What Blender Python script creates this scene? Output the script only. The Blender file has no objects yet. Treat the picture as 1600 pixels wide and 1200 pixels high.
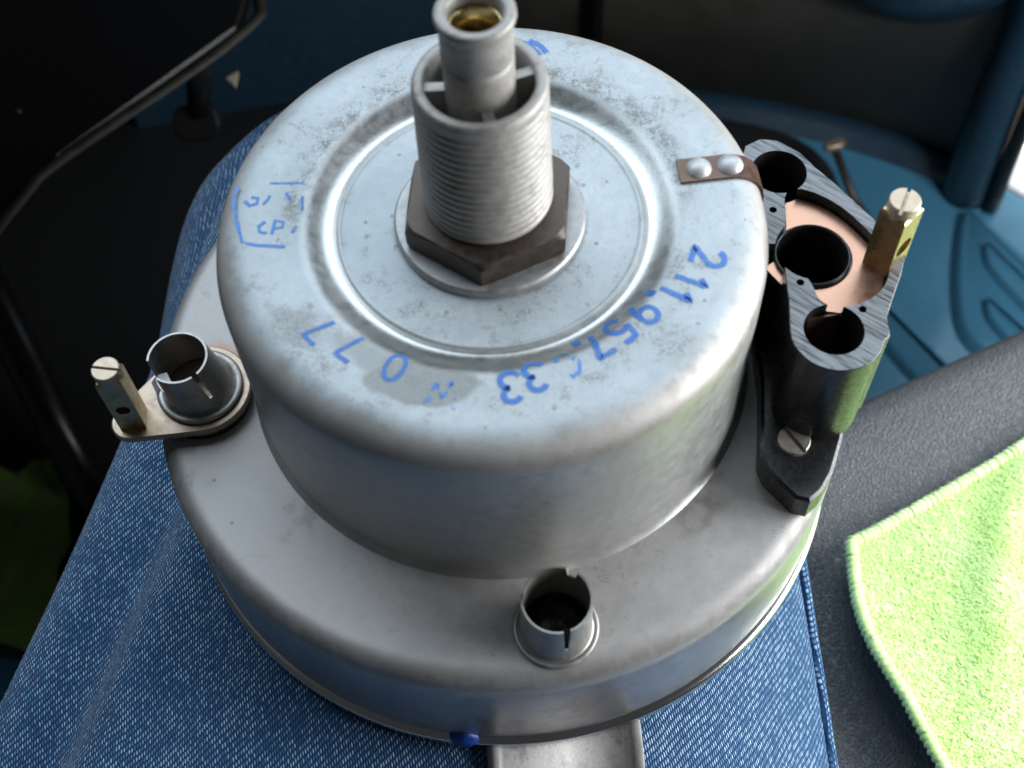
import bpy, bmesh, math, random
from mathutils import Vector, Matrix, noise
random.seed(7)
S = 0.001           # shapes below are written in millimetres
Z0 = 430.0          # the cab floor is world height 0
sc = bpy.context.scene
col = sc.collection
PI = math.pi

# ------------------------------------------------------------------ camera
def W(x, y, z): return Vector((x*S, y*S, (z+Z0)*S))
cam_d = bpy.data.cameras.new('camera'); cam = bpy.data.objects.new('camera', cam_d); col.objects.link(cam)
yaw, pitch, roll = 0.0143, 1.0268, -0.063
d = Vector((math.sin(yaw)*math.cos(pitch), math.cos(yaw)*math.cos(pitch), -math.sin(pitch)))
r = Vector((math.cos(yaw), -math.sin(yaw), 0)); u = r.cross(d)
r2 = r*math.cos(roll)+u*math.sin(roll); u2 = -r*math.sin(roll)+u*math.cos(roll)
M = Matrix((r2, u2, -d)).transposed().to_4x4(); M.translation = W(0, -121.25, 151.6)
cam.matrix_world = M
cam_d.sensor_width = 36; cam_d.lens = 45.0; cam_d.clip_start = 0.01; cam_d.clip_end = 60
cam_d.dof.use_dof = True; cam_d.dof.focus_distance = 0.236; cam_d.dof.aperture_fstop = 27
sc.camera = cam
# ------------------------------------------------------------------ world, lamps, exposure
world = bpy.data.worlds.new('World'); sc.world = world; world.use_nodes = True
bg = world.node_tree.nodes['Background']; bg.inputs[0].default_value = (0.92, 0.96, 1.0, 1); bg.inputs[1].default_value = 0.035
def area(name, loc, target, sx, sy, power, colr):
    l = bpy.data.lights.new(name, 'AREA'); l.shape = 'RECTANGLE'; l.size = sx; l.size_y = sy; l.energy = power; l.color = colr
    o = bpy.data.objects.new(name, l); col.objects.link(o); o.location = W(*loc)
    dv = W(*target)-W(*loc); o.rotation_euler = dv.to_track_quat('-Z', 'Y').to_euler(); return o
area('windscreen_daylight', (-80, 640, 880), (0, 0, -20), 1.65, 0.75, 14, (0.76, 0.89, 1.0))
area('door_daylight', (400, -40, 40), (100, 0, -150), 0.34, 0.30, 3.6, (0.95, 0.98, 1.0))
sd = area('street_daylight', (520, 640, -250), (500, 630, -800), 0.5, 0.5, 9, (1.0, 0.98, 0.95)); sd.data.spread = math.radians(70)
sc.view_settings.view_transform = 'Standard'; sc.view_settings.look = 'None'
sc.view_settings.exposure = 0.25; sc.view_settings.gamma = 1.0; sc.view_settings.use_curve_mapping = False
sc.cycles.use_denoising = True
sc.cycles.max_bounces = 5

# ------------------------------------------------------------------ helpers
ORI = {}
def tag(o, label=None, cat=None, group=None, kind=None):
    if label: o['label'] = label
    if cat: o['category'] = cat
    if group: o['group'] = group
    if kind: o['kind'] = kind
    return o
def empty(name, loc):
    o = bpy.data.objects.new(name, None); col.objects.link(o); o.location = W(*loc); o.empty_display_size = 0.02
    ORI[o.name] = Vector(loc); return o
def obj(name, vf, mat, parent=None, origin=None, smooth=True, uv=None, angle=None):
    v, f = vf
    o0 = ORI[parent.name] if parent else Vector(origin if origin else (0, 0, -Z0))
    me = bpy.data.meshes.new(name)
    me.from_pydata([((p[0]-o0[0])*S, (p[1]-o0[1])*S, (p[2]-o0[2])*S) for p in v], [], f)
    me.validate()
    bm = bmesh.new(); bm.from_mesh(me); bmesh.ops.recalc_face_normals(bm, faces=bm.faces[:]); bm.to_mesh(me); bm.free()
    if smooth:
        me.shade_smooth()
        if angle: me.set_sharp_from_angle(angle=math.radians(angle))
    if uv:
        l = me.uv_layers.new(name='UVMap')
        for lp in me.loops: l.data[lp.index].uv = uv[lp.vertex_index]
    o = bpy.data.objects.new(name, me); col.objects.link(o)
    if parent: o.parent = parent
    else: o.location = W(*o0)
    ORI[o.name] = o0
    for m in (mat if isinstance(mat, (list, tuple)) else [mat]): me.materials.append(m)
    return o
def merge(*parts):
    V, F = [], []
    for v, f in parts:
        n = len(V); V += list(v); F += [tuple(i+n for i in q) for q in f]
    return V, F
def lathe(prof, seg=96, c=(0, 0), closed=True, lean=(0, 0), zref=0):
    """profile of (r, z) round a vertical axis; closed joins last point to first"""
    V, F = [], []
    n = len(prof)
    for k in range(seg):
        a = 2*PI*k/seg
        for (rr, z) in prof:
            t = (z-zref)
            V.append((c[0]+lean[0]*t+rr*math.cos(a), c[1]+lean[1]*t+rr*math.sin(a), z))
    for k in range(seg):
        k2 = (k+1) % seg
        for i in range(n if closed else n-1):
            j = (i+1) % n
            F.append((k*n+i, k2*n+i, k2*n+j, k*n+j))
    return V, F
def arc(cx, cz, rad, a0, a1, n=6):
    return [(cx+rad*math.cos(math.radians(a0+(a1-a0)*i/n)), cz+rad*math.sin(math.radians(a0+(a1-a0)*i/n))) for i in range(n+1)]
def prism(poly, z0, z1, bev=0.0):
    n = len(poly); V = []
    if bev:
        cx = sum(p[0] for p in poly)/n; cy = sum(p[1] for p in poly)/n
        ins = offset(poly, -bev)
        rings = [(poly, z0), (poly, z1-bev), (ins, z1)]
    else: rings = [(poly, z0), (poly, z1)]
    for pl, z in rings: V += [(p[0], p[1], z) for p in pl]
    F = [tuple(range(n))[::-1], tuple(range((len(rings)-1)*n, len(rings)*n))]
    for k in range(len(rings)-1):
        for i in range(n):
            j = (i+1) % n; F.append((k*n+i, k*n+j, (k+1)*n+j, (k+1)*n+i))
    return V, F
def offset(poly, dist):
    n = len(poly); A = sum(poly[i][0]*poly[(i+1) % n][1]-poly[(i+1) % n][0]*poly[i][1] for i in range(n))
    sg = 1 if A > 0 else -1; out = []
    for i in range(n):
        p0, p1, p2 = Vector(poly[i-1]), Vector(poly[i]), Vector(poly[(i+1) % n])
        e1 = (p1-p0).normalized(); e2 = (p2-p1).normalized()
        n1 = Vector((e1.y, -e1.x))*sg; n2 = Vector((e2.y, -e2.x))*sg
        b = (n1+n2); b = b.normalized() if b.length > 1e-6 else n1
        out.append(tuple(p1+b*dist/max(0.5, b.dot(n1))))
    return out
def smoothpoly(poly, it=2):
    for _ in range(it):
        q = []
        n = len(poly)
        for i in range(n):
            a, b = poly[i], poly[(i+1) % n]
            q += [(a[0]*.75+b[0]*.25, a[1]*.75+b[1]*.25), (a[0]*.25+b[0]*.75, a[1]*.25+b[1]*.75)]
        poly = q
    return poly
def circle(c, rad, n=40): return [(c[0]+rad*math.cos(2*PI*i/n), c[1]+rad*math.sin(2*PI*i/n)) for i in range(n)]
def box(x0, x1, y0, y1, z0, z1): return prism([(x0, y0), (x1, y0), (x1, y1), (x0, y1)], z0, z1)
def xform(vf, rot=0, at=(0, 0, 0), rx=0, ry=0):
    m = Matrix.Translation(at) @ Matrix.Rotation(math.radians(rot), 4, 'Z') @ Matrix.Rotation(math.radians(ry), 4, 'Y') @ Matrix.Rotation(math.radians(rx), 4, 'X')
    return [tuple(m @ Vector(p)) for p in vf[0]], vf[1]
def tube(path, rad, seg=12, cap=True):
    V, F = [], []; n = len(path); P = [Vector(p) for p in path]
    up = Vector((0.13, 0.2, 1)).normalized()
    for i, p in enumerate(P):
        t = (P[min(i+1, n-1)]-P[max(i-1, 0)]).normalized(); a = t.cross(up).normalized(); b = a.cross(t)
        rr = rad[i] if isinstance(rad, (list, tuple)) else rad
        for k in range(seg):
            q = p+a*rr*math.cos(2*PI*k/seg)+b*rr*math.sin(2*PI*k/seg); V.append(tuple(q))
    for i in range(n-1):
        for k in range(seg):
            k2 = (k+1) % seg; F.append((i*seg+k, i*seg+k2, (i+1)*seg+k2, (i+1)*seg+k))
    if cap: F += [tuple(range(seg)), tuple(range((n-1)*seg, n*seg))]
    return V, F
def boolean(base, cutters):
    """exact differences, done on plain meshes"""
    def mk(vf):
        me = bpy.data.meshes.new('t'); me.from_pydata([tuple(p) for p in vf[0]], [], vf[1])
        bm = bmesh.new(); bm.from_mesh(me); bmesh.ops.recalc_face_normals(bm, faces=bm.faces[:]); bm.to_mesh(me); bm.free()
        o = bpy.data.objects.new('t', me); col.objects.link(o); return o
    b = mk(base); cs = [mk(c) for c in cutters]
    for c in cs:
        m = b.modifiers.new('b', 'BOOLEAN'); m.operation = 'DIFFERENCE'; m.object = c; m.solver = 'EXACT'
    dg = bpy.context.evaluated_depsgraph_get(); dg.update()
    me = bpy.data.meshes.new_from_object(b.evaluated_get(dg))
    V = [tuple(v.co) for v in me.vertices]; F = [tuple(p.vertices) for p in me.polygons]
    for o in [b]+cs:
        m = o.data; bpy.data.objects.remove(o); bpy.data.meshes.remove(m)
    bpy.data.meshes.remove(me)
    return V, F

# ------------------------------------------------------------------ materials
class NT:
    def __init__(s, name):
        s.m = bpy.data.materials.new(name); s.m.use_nodes = True; s.t = s.m.node_tree; s.n = s.t.nodes
        s.b = s.n['Principled BSDF']; s.out = s.n['Material Output']
        tc = s.n.new('ShaderNodeTexCoord'); mp = s.n.new('ShaderNodeMapping'); mp.inputs['Scale'].default_value = (1000, 1000, 1000)
        s.t.links.new(tc.outputs['Object'], mp.inputs[0]); s.co = mp.outputs[0]; s.uv = tc.outputs['UV']
    def L(s, a, b): s.t.links.new(a, b)
    def put(s, sock, v):
        if isinstance(v, bpy.types.NodeSocket): s.L(v, sock)
        else: sock.default_value = v
    def noise(s, scale, detail=3, rough=0.5, co=None, dist=0):
        n = s.n.new('ShaderNodeTexNoise'); n.inputs['Scale'].default_value = scale; n.inputs['Detail'].default_value = detail
        n.inputs['Roughness'].default_value = rough; n.inputs['Distortion'].default_value = dist; s.L(co or s.co, n.inputs['Vector']); return n.outputs['Fac']
    def voro(s, scale, feature='F1', co=None):
        n = s.n.new('ShaderNodeTexVoronoi'); n.feature = feature; n.inputs['Scale'].default_value = scale; s.L(co or s.co, n.inputs['Vector']); return n.outputs['Distance']
    def math(s, op, a, b=0.0, clamp=False):
        n = s.n.new('ShaderNodeMath'); n.operation = op; n.use_clamp = clamp; s.put(n.inputs[0], a); s.put(n.inputs[1], b); return n.outputs[0]
    def ramp(s, f, lo, hi, a=0.0, b=1.0):
        n = s.n.new('ShaderNodeMapRange'); n.interpolation_type = 'SMOOTHSTEP'; s.put(n.inputs[0], f); n.inputs[1].default_value = lo; n.inputs[2].default_value = hi
        n.inputs[3].default_value = a; n.inputs[4].default_value = b; return n.outputs[0]
    def mix(s, f, a, b):
        n = s.n.new('ShaderNodeMix'); n.data_type = 'RGBA'; s.put(n.inputs[0], f)
        for k, v in ((6, a), (7, b)):
            if isinstance(v, bpy.types.NodeSocket): s.L(v, n.inputs[k])
            else: n.inputs[k].default_value = (*v, 1)
        return n.outputs[2]
    def sep(s, v=None):
        n = s.n.new('ShaderNodeSeparateXYZ'); s.L(v or s.co, n.inputs[0]); return n.outputs
    def scaled(s, sx, sy, sz, rot=0):
        n = s.n.new('ShaderNodeMapping'); n.inputs['Rotation'].default_value = (0, 0, math.radians(rot)); s.L(s.co, n.inputs[0]); q = s.n.new('ShaderNodeMapping'); q.inputs['Scale'].default_value = (sx, sy, sz); s.L(n.outputs[0], q.inputs[0]); return q.outputs[0]
    def bump(s, h, dist, strength=1.0, prev=None):
        n = s.n.new('ShaderNodeBump'); n.inputs['Distance'].default_value = dist*S; n.inputs['Strength'].default_value = strength; s.L(h, n.inputs['Height'])
        if prev: s.L(prev, n.inputs['Normal'])
        s.L(n.outputs[0], s.b.inputs['Normal']); return n.outputs[0]
    def set(s, **k):
        names = dict(color='Base Color', rough='Roughness', metal='Metallic', coat='Coat Weight', coatr='Coat Roughness', spec='Specular IOR Level', sheen='Sheen Weight', alpha='Alpha', sheenr='Sheen Roughness')
        for a, v in k.items():
            if a == 'color' and not isinstance(v, bpy.types.NodeSocket): v = (*v, 1) if len(v) == 3 else v
            s.put(s.b.inputs[names[a]], v)
        return s
def spot(t, x, y, rx, ry, soft=0.5, rot=0, warp=None):
    """0..1 mask of a stain at (x, y) of the object's own millimetres"""
    o = t.sep(warp) if warp is not None else t.sep()
    ca, sa = math.cos(math.radians(rot)), math.sin(math.radians(rot))
    dx = t.math('SUBTRACT', o[0], x); dy = t.math('SUBTRACT', o[1], y)
    a = t.math('ADD', t.math('MULTIPLY', dx, ca/rx), t.math('MULTIPLY', dy, sa/rx)); b = t.math('ADD', t.math('MULTIPLY', dx, -sa/ry), t.math('MULTIPLY', dy, ca/ry))
    d2 = t.math('SQRT', t.math('ADD', t.math('MULTIPLY', a, a), t.math('MULTIPLY', b, b)))
    return t.ramp(d2, 1.0-soft, 1.0+soft, 1.0, 0.0)
def warped(t, amount, scale):
    n = t.n.new('ShaderNodeTexNoise'); n.inputs['Scale'].default_value = scale; n.inputs['Detail'].default_value = 4; t.L(t.co, n.inputs['Vector'])
    a = t.n.new('ShaderNodeVectorMath'); a.operation = 'SUBTRACT'; t.L(n.outputs['Color'], a.inputs[0]); a.inputs[1].default_value = (.5, .5, .5)
    b = t.n.new('ShaderNodeVectorMath'); b.operation = 'SCALE'; t.L(a.outputs[0], b.inputs[0]); b.inputs['Scale'].default_value = amount
    c = t.n.new('ShaderNodeVectorMath'); c.operation = 'ADD'; t.L(t.co, c.inputs[0]); t.L(b.outputs[0], c.inputs[1]); return c.outputs[0]

def m_can():
    t = NT('zinc_plated_can'); z = t.sep()[2]
    big = t.noise(0.11, 5, 0.6); mid = t.noise(0.45, 5, 0.65); fine = t.noise(2.6, 3, 0.6)
    base = t.mix(t.ramp(mid, 0.3, 0.75), (0.43, 0.485, 0.52), (0.60, 0.655, 0.69))
    x, y, _ = t.sep(); rad = t.math('SQRT', t.math('ADD', t.math('MULTIPLY', x, x), t.math('MULTIPLY', y, y)))
    # grime that has collected along the outside of the pressed groove and at the shoulder
    ring = t.math('MULTIPLY', t.ramp(rad, 27.0, 29.0), t.ramp(rad, 29.6, 34, 1, 0))
    back = t.ramp(y, -8, 6)
    gr = t.math('MULTIPLY', t.math('MULTIPLY', ring, back), t.ramp(t.math('ADD', t.math('MULTIPLY', mid, .6), t.math('MULTIPLY', fine, .4)), 0.40, 0.60))
    sh = t.math('MULTIPLY', t.ramp(rad, 34.5, 39.5), t.ramp(t.math('ADD', t.math('MULTIPLY', big, .5), t.math('MULTIPLY', mid, .5)), 0.42, 0.62))
    blot = t.math('MULTIPLY', t.ramp(t.math('ADD', t.math('MULTIPLY', big, .5), t.math('MULTIPLY', mid, .5)), 0.47, 0.64), t.ramp(fine, 0.3, 0.6))
    dirt = t.math('MAXIMUM', t.math('MAXIMUM', t.math('MULTIPLY', gr, .9), t.math('MULTIPLY', sh, .7)), t.math('MULTIPLY', blot, .75))
    wp = warped(t, 5, 0.25)
    stain = t.math('MULTIPLY', spot(t, -29, -18, 4.0, 3.0, .5, -30, wp), t.ramp(fine, .25, .7, .4, 1))
    dirt = t.math('MAXIMUM', dirt, t.math('MULTIPLY', stain, .8))
    specks = t.ramp(t.voro(0.35), 0.09, 0.16, 0.7, 0.0)
    specks = t.math('MULTIPLY', specks, t.ramp(mid, .5, .56))
    dirt = t.math('MAXIMUM', dirt, specks)
    cl = t.mix(dirt, base, (0.20, 0.205, 0.20))
    # a patch where the pale coat is rubbed through to bare grey metal
    wp2 = warped(t, 4, 0.2)
    rub = t.math('MAXIMUM', spot(t, -11.5, -28.8, 8.4, 3.3, .10, -10, wp2), t.math('MULTIPLY', spot(t, -19, -23.5, 6, 2.2, .4, -40, wp2), .75))
    cl = t.mix(t.math('MULTIPLY', rub, .9), cl, t.mix(t.ramp(fine, .3, .7), (0.27, 0.285, 0.285), (0.33, 0.345, 0.345)))
    bare = t.math('MAXIMUM', t.math('MULTIPLY', t.math('MULTIPLY', t.ramp(rad, 22.4, 23.4), t.ramp(rad, 27.0, 29.2, 1, 0)), .8), t.math('MULTIPLY', t.ramp(z, 65.5, 70.0, 1, 0), t.ramp(rad, 34, 36)))
    cl = t.mix(t.math('MULTIPLY', bare, .85), cl, t.mix(t.ramp(mid, .3, .7), (0.40, 0.395, 0.38), (0.50, 0.49, 0.465)))
    warm = t.math('MULTIPLY', t.ramp(z, 63, 66), t.ramp(z, 69.0, 70.3, 1, 0))
    cl = t.mix(t.math('MULTIPLY', t.math('MULTIPLY', warm, t.ramp(rad, 33.5, 36)), .5), cl, (0.45, 0.39, 0.34))
    grv = t.math('MULTIPLY', t.ramp(rad, 22.8, 24.2), t.ramp(rad, 27.2, 29.2, 1, 0))
    t.set(color=cl, metal=t.math('ADD', t.math('MULTIPLY', grv, .35), t.math('ADD', t.math('MULTIPLY', bare, .35), .30)), rough=t.math('ADD', t.math('ADD', t.math('MULTIPLY', bare, -.20), t.math('MULTIPLY', grv, -.12)), t.ramp(mid, 0.3, .7, .58, .68)))
    p = t.bump(fine, 0.03, .6); t.bump(mid, .06, .5, p)
    return t.m
def m_flange():
    t = NT('satin_zinc_flange'); mid = t.noise(0.35, 5, 0.6); fine = t.noise(3.5, 2, 0.6); big = t.noise(.06, 3)
    x, y, z = t.sep(); rad = t.math('SQRT', t.math('ADD', t.math('MULTIPLY', x, x), t.math('MULTIPLY', y, y)))
    c = t.mix(t.ramp(mid, .3, .7), (0.37, 0.358, 0.355), (0.45, 0.437, 0.432))
    dirt = t.math('MULTIPLY', t.ramp(t.math('ADD', t.math('MULTIPLY', mid, .5), t.math('MULTIPLY', big, .5)), .52, .62), t.ramp(fine, .35, .6))
    dirt = t.math('MULTIPLY', dirt, .55)
    sp = t.math('MULTIPLY', t.ramp(t.voro(0.2), .05, .1, .7, 0), t.ramp(mid, .48, .52)); dirt = t.math('MAXIMUM', dirt, sp)
    wp = warped(t, 6, .3)
    dirt = t.math('MAXIMUM', dirt, t.math('MULTIPLY', spot(t, 31, -33, 6, 3, .7, 35, wp), t.ramp(mid, .35, .6, .2, .8)))
    edge = t.math('MULTIPLY', t.ramp(rad, 57.0, 59.3), t.ramp(z, 27.5, 30)); dirt = t.math('MAXIMUM', dirt, t.math('MULTIPLY', edge, t.ramp(mid, .35, .6, .15, .6)))
    c = t.mix(dirt, c, (0.16, 0.145, 0.13))
    rust = t.math('MULTIPLY', spot(t, -47.5, 3.2, 4.2, 2.0, .6, -25, wp), t.ramp(fine, .25, .6, .4, 1)); c = t.mix(t.math('MULTIPLY', rust, .8), c, (0.5, 0.22, 0.12))
    side = t.ramp(z, 26, 28.5, 1, 0)
    t.set(color=c, metal=t.math('ADD', t.math('MULTIPLY', side, .4), .35), rough=t.math('ADD', t.math('MULTIPLY', side, -.20), t.ramp(mid, .3, .7, .50, .58)))
    p = t.bump(fine, .03, .8); t.bump(mid, .05, .4, p)
    return t.m
def m_metal(name, c1, c2, rough=.35, metal=.9, scale=.8, bump=.02, dirt=None):
    t = NT(name); a = t.noise(scale, 5, .65); f = t.noise(scale*6, 2)
    c = t.mix(t.ramp(a, .3, .7), c1, c2)
    if dirt: c = t.mix(t.math('MULTIPLY', t.ramp(t.noise(scale*.5, 6, .7), .52, .68), .7), c, dirt)
    t.set(color=c, metal=metal, rough=t.ramp(a, .25, .75, rough*.8, rough*1.25)); t.bump(f, bump, .6); return t.m
M_can = m_can(); M_fl = m_flange()
M_alu = m_metal('grey_diecast_shaft', (0.33, 0.315, 0.295), (0.42, 0.40, 0.375), .55, .4, .7, .03, (0.22, .20, .18))
M_nut = m_metal('dark_bronzed_steel', (0.052, 0.041, 0.034), (0.09, 0.070, 0.058), .42, .6, .6, .03)
M_wash = m_metal('dull_washer_steel', (0.33, .335, .34), (0.42, .42, .42), .5, .6, .8)
M_brass = m_metal('aged_brass', (0.46, 0.33, 0.17), (0.60, 0.45, 0.24), .30, .9, .9, .02, (.2, .15, .09))
M_gold = m_metal('bright_brass_bush', (0.55, .43, .2), (.65, .52, .27), .25, 1, .9)
M_screw = m_metal('pale_brass_screw', (0.46, .37, .28), (.54, .45, .35), .45, .6, .9)
M_steel = m_metal('dull_screw_steel', (0.28, .26, .23), (.36, .33, .3), .5, .7, .9)
M_copper = m_metal('pink_copper_strip', (0.36, .20, .14), (.44, .26, .19), .34, .9, .5, .02)
M_brown = m_metal('brown_lacquered_strip', (0.10, .058, .043), (.15, .09, .066), .4, .5, .5, .02)
M_rivet = m_metal('peened_rivet', (0.46, .47, .48), (.56, .57, .58), .5, .45, .6, .04)
M_sock = m_metal('thin_socket_steel', (0.33, .32, .30), (.42, .41, .39), .45, .75, .7, .02, (.25, .22, .19))
M_tan = m_metal('tan_terminal_plate', (0.36, .28, .215), (.45, .36, .285), .42, .7, .5, .02, (.3, .24, .2))
M_chrome = m_metal('chrome_bezel', (.62, .62, .62), (.66, .66, .66), .2, 1, .03, .0)
M_glass = m_metal('dial_glass_edge', (.03, .035, .04), (.04, .045, .05), .15, 0, .5, .0)
M_tab = m_metal('pale_bracket_metal', (.33, .315, .305), (.43, .415, .405), .5, .3, .35, .05, (.12, .10, .09))
def m_black(name, c=(.010, .010, .011), rough=.28, coat=0):
    t = NT(name); t.set(color=t.mix(t.noise(.5, 4), c, tuple(v*1.6 for v in c)), rough=t.ramp(t.noise(1.2, 4), .3, .7, rough*.8, rough*1.3), coat=coat); t.bump(t.noise(1.5, 3), .03, .5); return t.m
M_bake = m_black('black_bakelite', rough=.28)
def m_scraped():
    t = NT('scraped_bakelite_face')
    w = t.scaled(.09, 1.5, .4, 42); st = t.noise(1.0, 5, .65, w); st2 = t.noise(2.6, 3, .6, w)
    h = t.math('ADD', t.math('MULTIPLY', st, .6), t.math('MULTIPLY', st2, .4))
    t.set(color=t.mix(t.ramp(h, .38, .54), (.045, .05, .055), (.24, .265, .29)), rough=.55, spec=.5)
    t.bump(h, .5, 1.0); return t.m
M_scrape = m_scraped()
def m_ink(name, c, lo, hi, sc_=.9, lowa=.0):
    t = NT(name); f = t.noise(sc_, 4, .6); t.set(color=t.mix(t.noise(2.0, 2), c, tuple(min(1, v*1.5) for v in c)), rough=.55, alpha=t.math('MULTIPLY', t.ramp(f, lo, hi, lowa, .9), t.ramp(t.noise(4.0, 3, .7), .22, .55, .25, 1))); return t.m
M_ink = m_ink('blue_stamp_ink', (.05, .18, .54), .26, .52, .9, .4)
M_inkf = m_ink('faded_blue_ink', (.06, .25, .74), .50, .62, .8)
M_inkf2 = m_ink('pale_blue_ink', (.06, .24, .66), .34, .52, 1.0, .35)
M_blue = m_metal('blue_sealing_paint', (.006, .035, .22), (.01, .05, .3), .4, 0, .6, .05)

def m_denim(name, dark, light, fade):
    t = NT(name); uvn = t.n.new('ShaderNodeSeparateXYZ'); t.L(t.uv, uvn.inputs[0]); U, Vv = uvn.outputs[0], uvn.outputs[1]
    # wobble the threads a little
    wob = t.math('MULTIPLY', t.math('SUBTRACT', t.noise(.05, 2), .5), 1.6); wob2 = t.math('MULTIPLY', t.math('SUBTRACT', t.noise(.8, 2), .5), .12)
    a = t.math('DIVIDE', t.math('ADD', t.math('ADD', Vv, wob), wob2), .47); s_ = t.math('DIVIDE', t.math('ADD', U, wob), .62)
    fi = t.math('FLOOR', a); fa = t.math('FRACT', a)
    jit = t.n.new('ShaderNodeTexWhiteNoise'); jit.noise_dimensions = '1D'; t.L(fi, jit.inputs['W'])
    ph = t.math('ADD', t.math('MULTIPLY', s_, .5), t.math('ADD', t.math('MULTIPLY', fi, .36), t.math('MULTIPLY', jit.outputs['Value'], .10)))
    fj = t.math('FLOOR', ph); fp = t.math('FRACT', ph)
    h = t.math('MULTIPLY', t.math('SINE', t.math('MULTIPLY', fa, PI)), t.math('POWER', t.math('SINE', t.math('MULTIPLY', fp, PI)), .6))
    cm = t.n.new('ShaderNodeCombineXYZ'); t.L(fi, cm.inputs[0]); t.L(fj, cm.inputs[1])
    wn = t.n.new('ShaderNodeTexWhiteNoise'); wn.noise_dimensions = '2D'; t.L(cm.outputs[0], wn.inputs['Vector'])
    rnd = wn.outputs['Value']
    big = t.noise(.035, 4, .6); med = t.noise(.25, 4, .6)
    amt = t.math('MULTIPLY', t.ramp(h, .35, .90), t.math('ADD', t.math('MULTIPLY', t.math('POWER', rnd, 1.5), .42), .46))
    amt = t.math('ADD', amt, t.math('MULTIPLY', t.math('SUBTRACT', t.math('ADD', t.math('MULTIPLY', big, .6), t.math('MULTIPLY', med, .4)), .5), fade), True)
    mid = tuple(math.sqrt(p*q) for p, q in zip(dark, light))
    c = t.mix(t.ramp(amt, .08, .50), dark, mid); c = t.mix(t.ramp(amt, .40, .85), c, light)
    t.set(color=c, rough=.85, spec=.2, sheen=.15); p = t.bump(h, .22, .8); t.bump(t.noise(5, 2), .05, .5, p); return t.m
M_denim = m_denim('blue_denim', (.009, .046, .125), (.40, .54, .69), .85)
M_denim_seam = m_denim('denim_seam_edge', (.014, .06, .15), (.36, .50, .66), .5)
def m_vinyl():
    t = NT('grey_grained_vinyl'); wv = warped(t, .8, 1.2); v = t.voro(1.0, 'DISTANCE_TO_EDGE', wv); f = t.noise(.6, 3)
    h = t.ramp(v, .02, .32)
    t.set(color=t.mix(f, (.092, .096, .099), (.115, .119, .122)), rough=t.ramp(f, .3, .7, .36, .46), spec=.5); p = t.bump(h, .3, 1.0); t.bump(f, .5, .4, p); return t.m
M_vinyl = m_vinyl()
def m_cloth(name, c1, c2):
    t = NT(name); f = t.noise(1.3, 4, .7); g = t.noise(.09, 3)
    t.set(color=t.mix(t.ramp(t.math('ADD', t.math('MULTIPLY', f, .6), t.math('MULTIPLY', g, .4)), .3, .7), c1, c2), rough=.95, sheen=.5, sheenr=.5, spec=.1); t.bump(t.noise(2.4, 3, .7), .3, .6); return t.m
M_green = m_cloth('lime_microfibre', (.54, .80, .24), (.74, .93, .46))
M_green_d = m_cloth('green_cloth', (.13, .24, .04), (.22, .36, .07))
def m_paint(name, c, rough, dust=.2):
    t = NT(name); a = t.noise(.02, 5, .6); f = t.noise(.25, 4, .7)
    t.set(color=t.mix(t.math('MULTIPLY', t.ramp(f, .5, .75), dust), t.mix(a, c, tuple(v*1.25 for v in c)), (.22, .25, .27)), rough=t.ramp(a, .3, .7, rough*.8, rough*1.3), coat=.3, coatr=.15); t.bump(a, 2.0, .25); return t.m
M_floor = m_paint('blue_floor_paint', (.048, .17, .27), .22, .12)
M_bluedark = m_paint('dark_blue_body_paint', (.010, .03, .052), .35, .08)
M_kick = m_metal('brown_fibreboard', (.17, .145, .115), (.21, .18, .15), .75, 0, .05, .1)
M_cabblk = m_black('black_cab_metal', (.006, .006, .0065), .25)
M_lip = m_metal('worn_tray_lip', (.02, .019, .016), (.032, .03, .025), .45, .4, .1, .02)
M_cream = m_metal('cream_tag', (.34, .30, .21), (.40, .35, .26), .6, 0, .2, .02)
M_sill = m_metal('white_door_sill', (.78, .78, .76), (.83, .83, .81), .5, 0, .05, .02)
def m_ground():
    t = NT('pale_concrete'); t.set(color=t.mix(t.noise(.02, 6, .7), (.42, .37, .32), (.55, .50, .44)), rough=.9); return t.m
M_ground = m_ground()

# ------------------------------------------------------------------ setting: the cab round the seat
fl = obj('cab_floor', prism([(-700, -600), (560, -600), (560, 50), (293, 341), (274, 362), (236, 386), (190, 408), (130, 428), (-60, 470), (-700, 490)], -Z0-6, -Z0), M_floor, origin=(0, 0, -Z0), smooth=False); tag(fl, kind='structure')
def bead(poly, h, wdt):
    """rounded raised bead that follows a line on the floor"""
    V, F = [], []; prof = [(-1, 0), (-.75, .35), (-.4, .85), (0, 1), (.4, .85), (.75, .35), (1, 0)]
    P = [Vector((p[0], p[1])) for p in poly]; n = len(P); m = len(prof)
    for i, p in enumerate(P):
        t = (P[min(i+1, n-1)]-P[max(i-1, 0)]).normalized(); nn = Vector((-t.y, t.x))
        for q, hh in prof: V.append((p.x+nn.x*q*wdt, p.y+nn.y*q*wdt, -Z0-.3+h*hh))
    for i in range(n-1):
        for k in range(m-1): F.append((i*m+k, i*m+k+1, (i+1)*m+k+1, (i+1)*m+k))
    return V, F
def sp(pts, n=8):
    out = []
    for i in range(len(pts)-1):
        p0 = Vector(pts[max(i-1, 0)]); p1 = Vector(pts[i]); p2 = Vector(pts[i+1]); p3 = Vector(pts[min(i+2, len(pts)-1)])
        for k in range(n):
            t = k/n; out.append(tuple(.5*((2*p1)+(-p0+p2)*t+(2*p0-5*p1+4*p2-p3)*t*t+(-p0+3*p1-3*p2+p3)*t**3)))
    out.append(tuple(pts[-1])); return out
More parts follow.
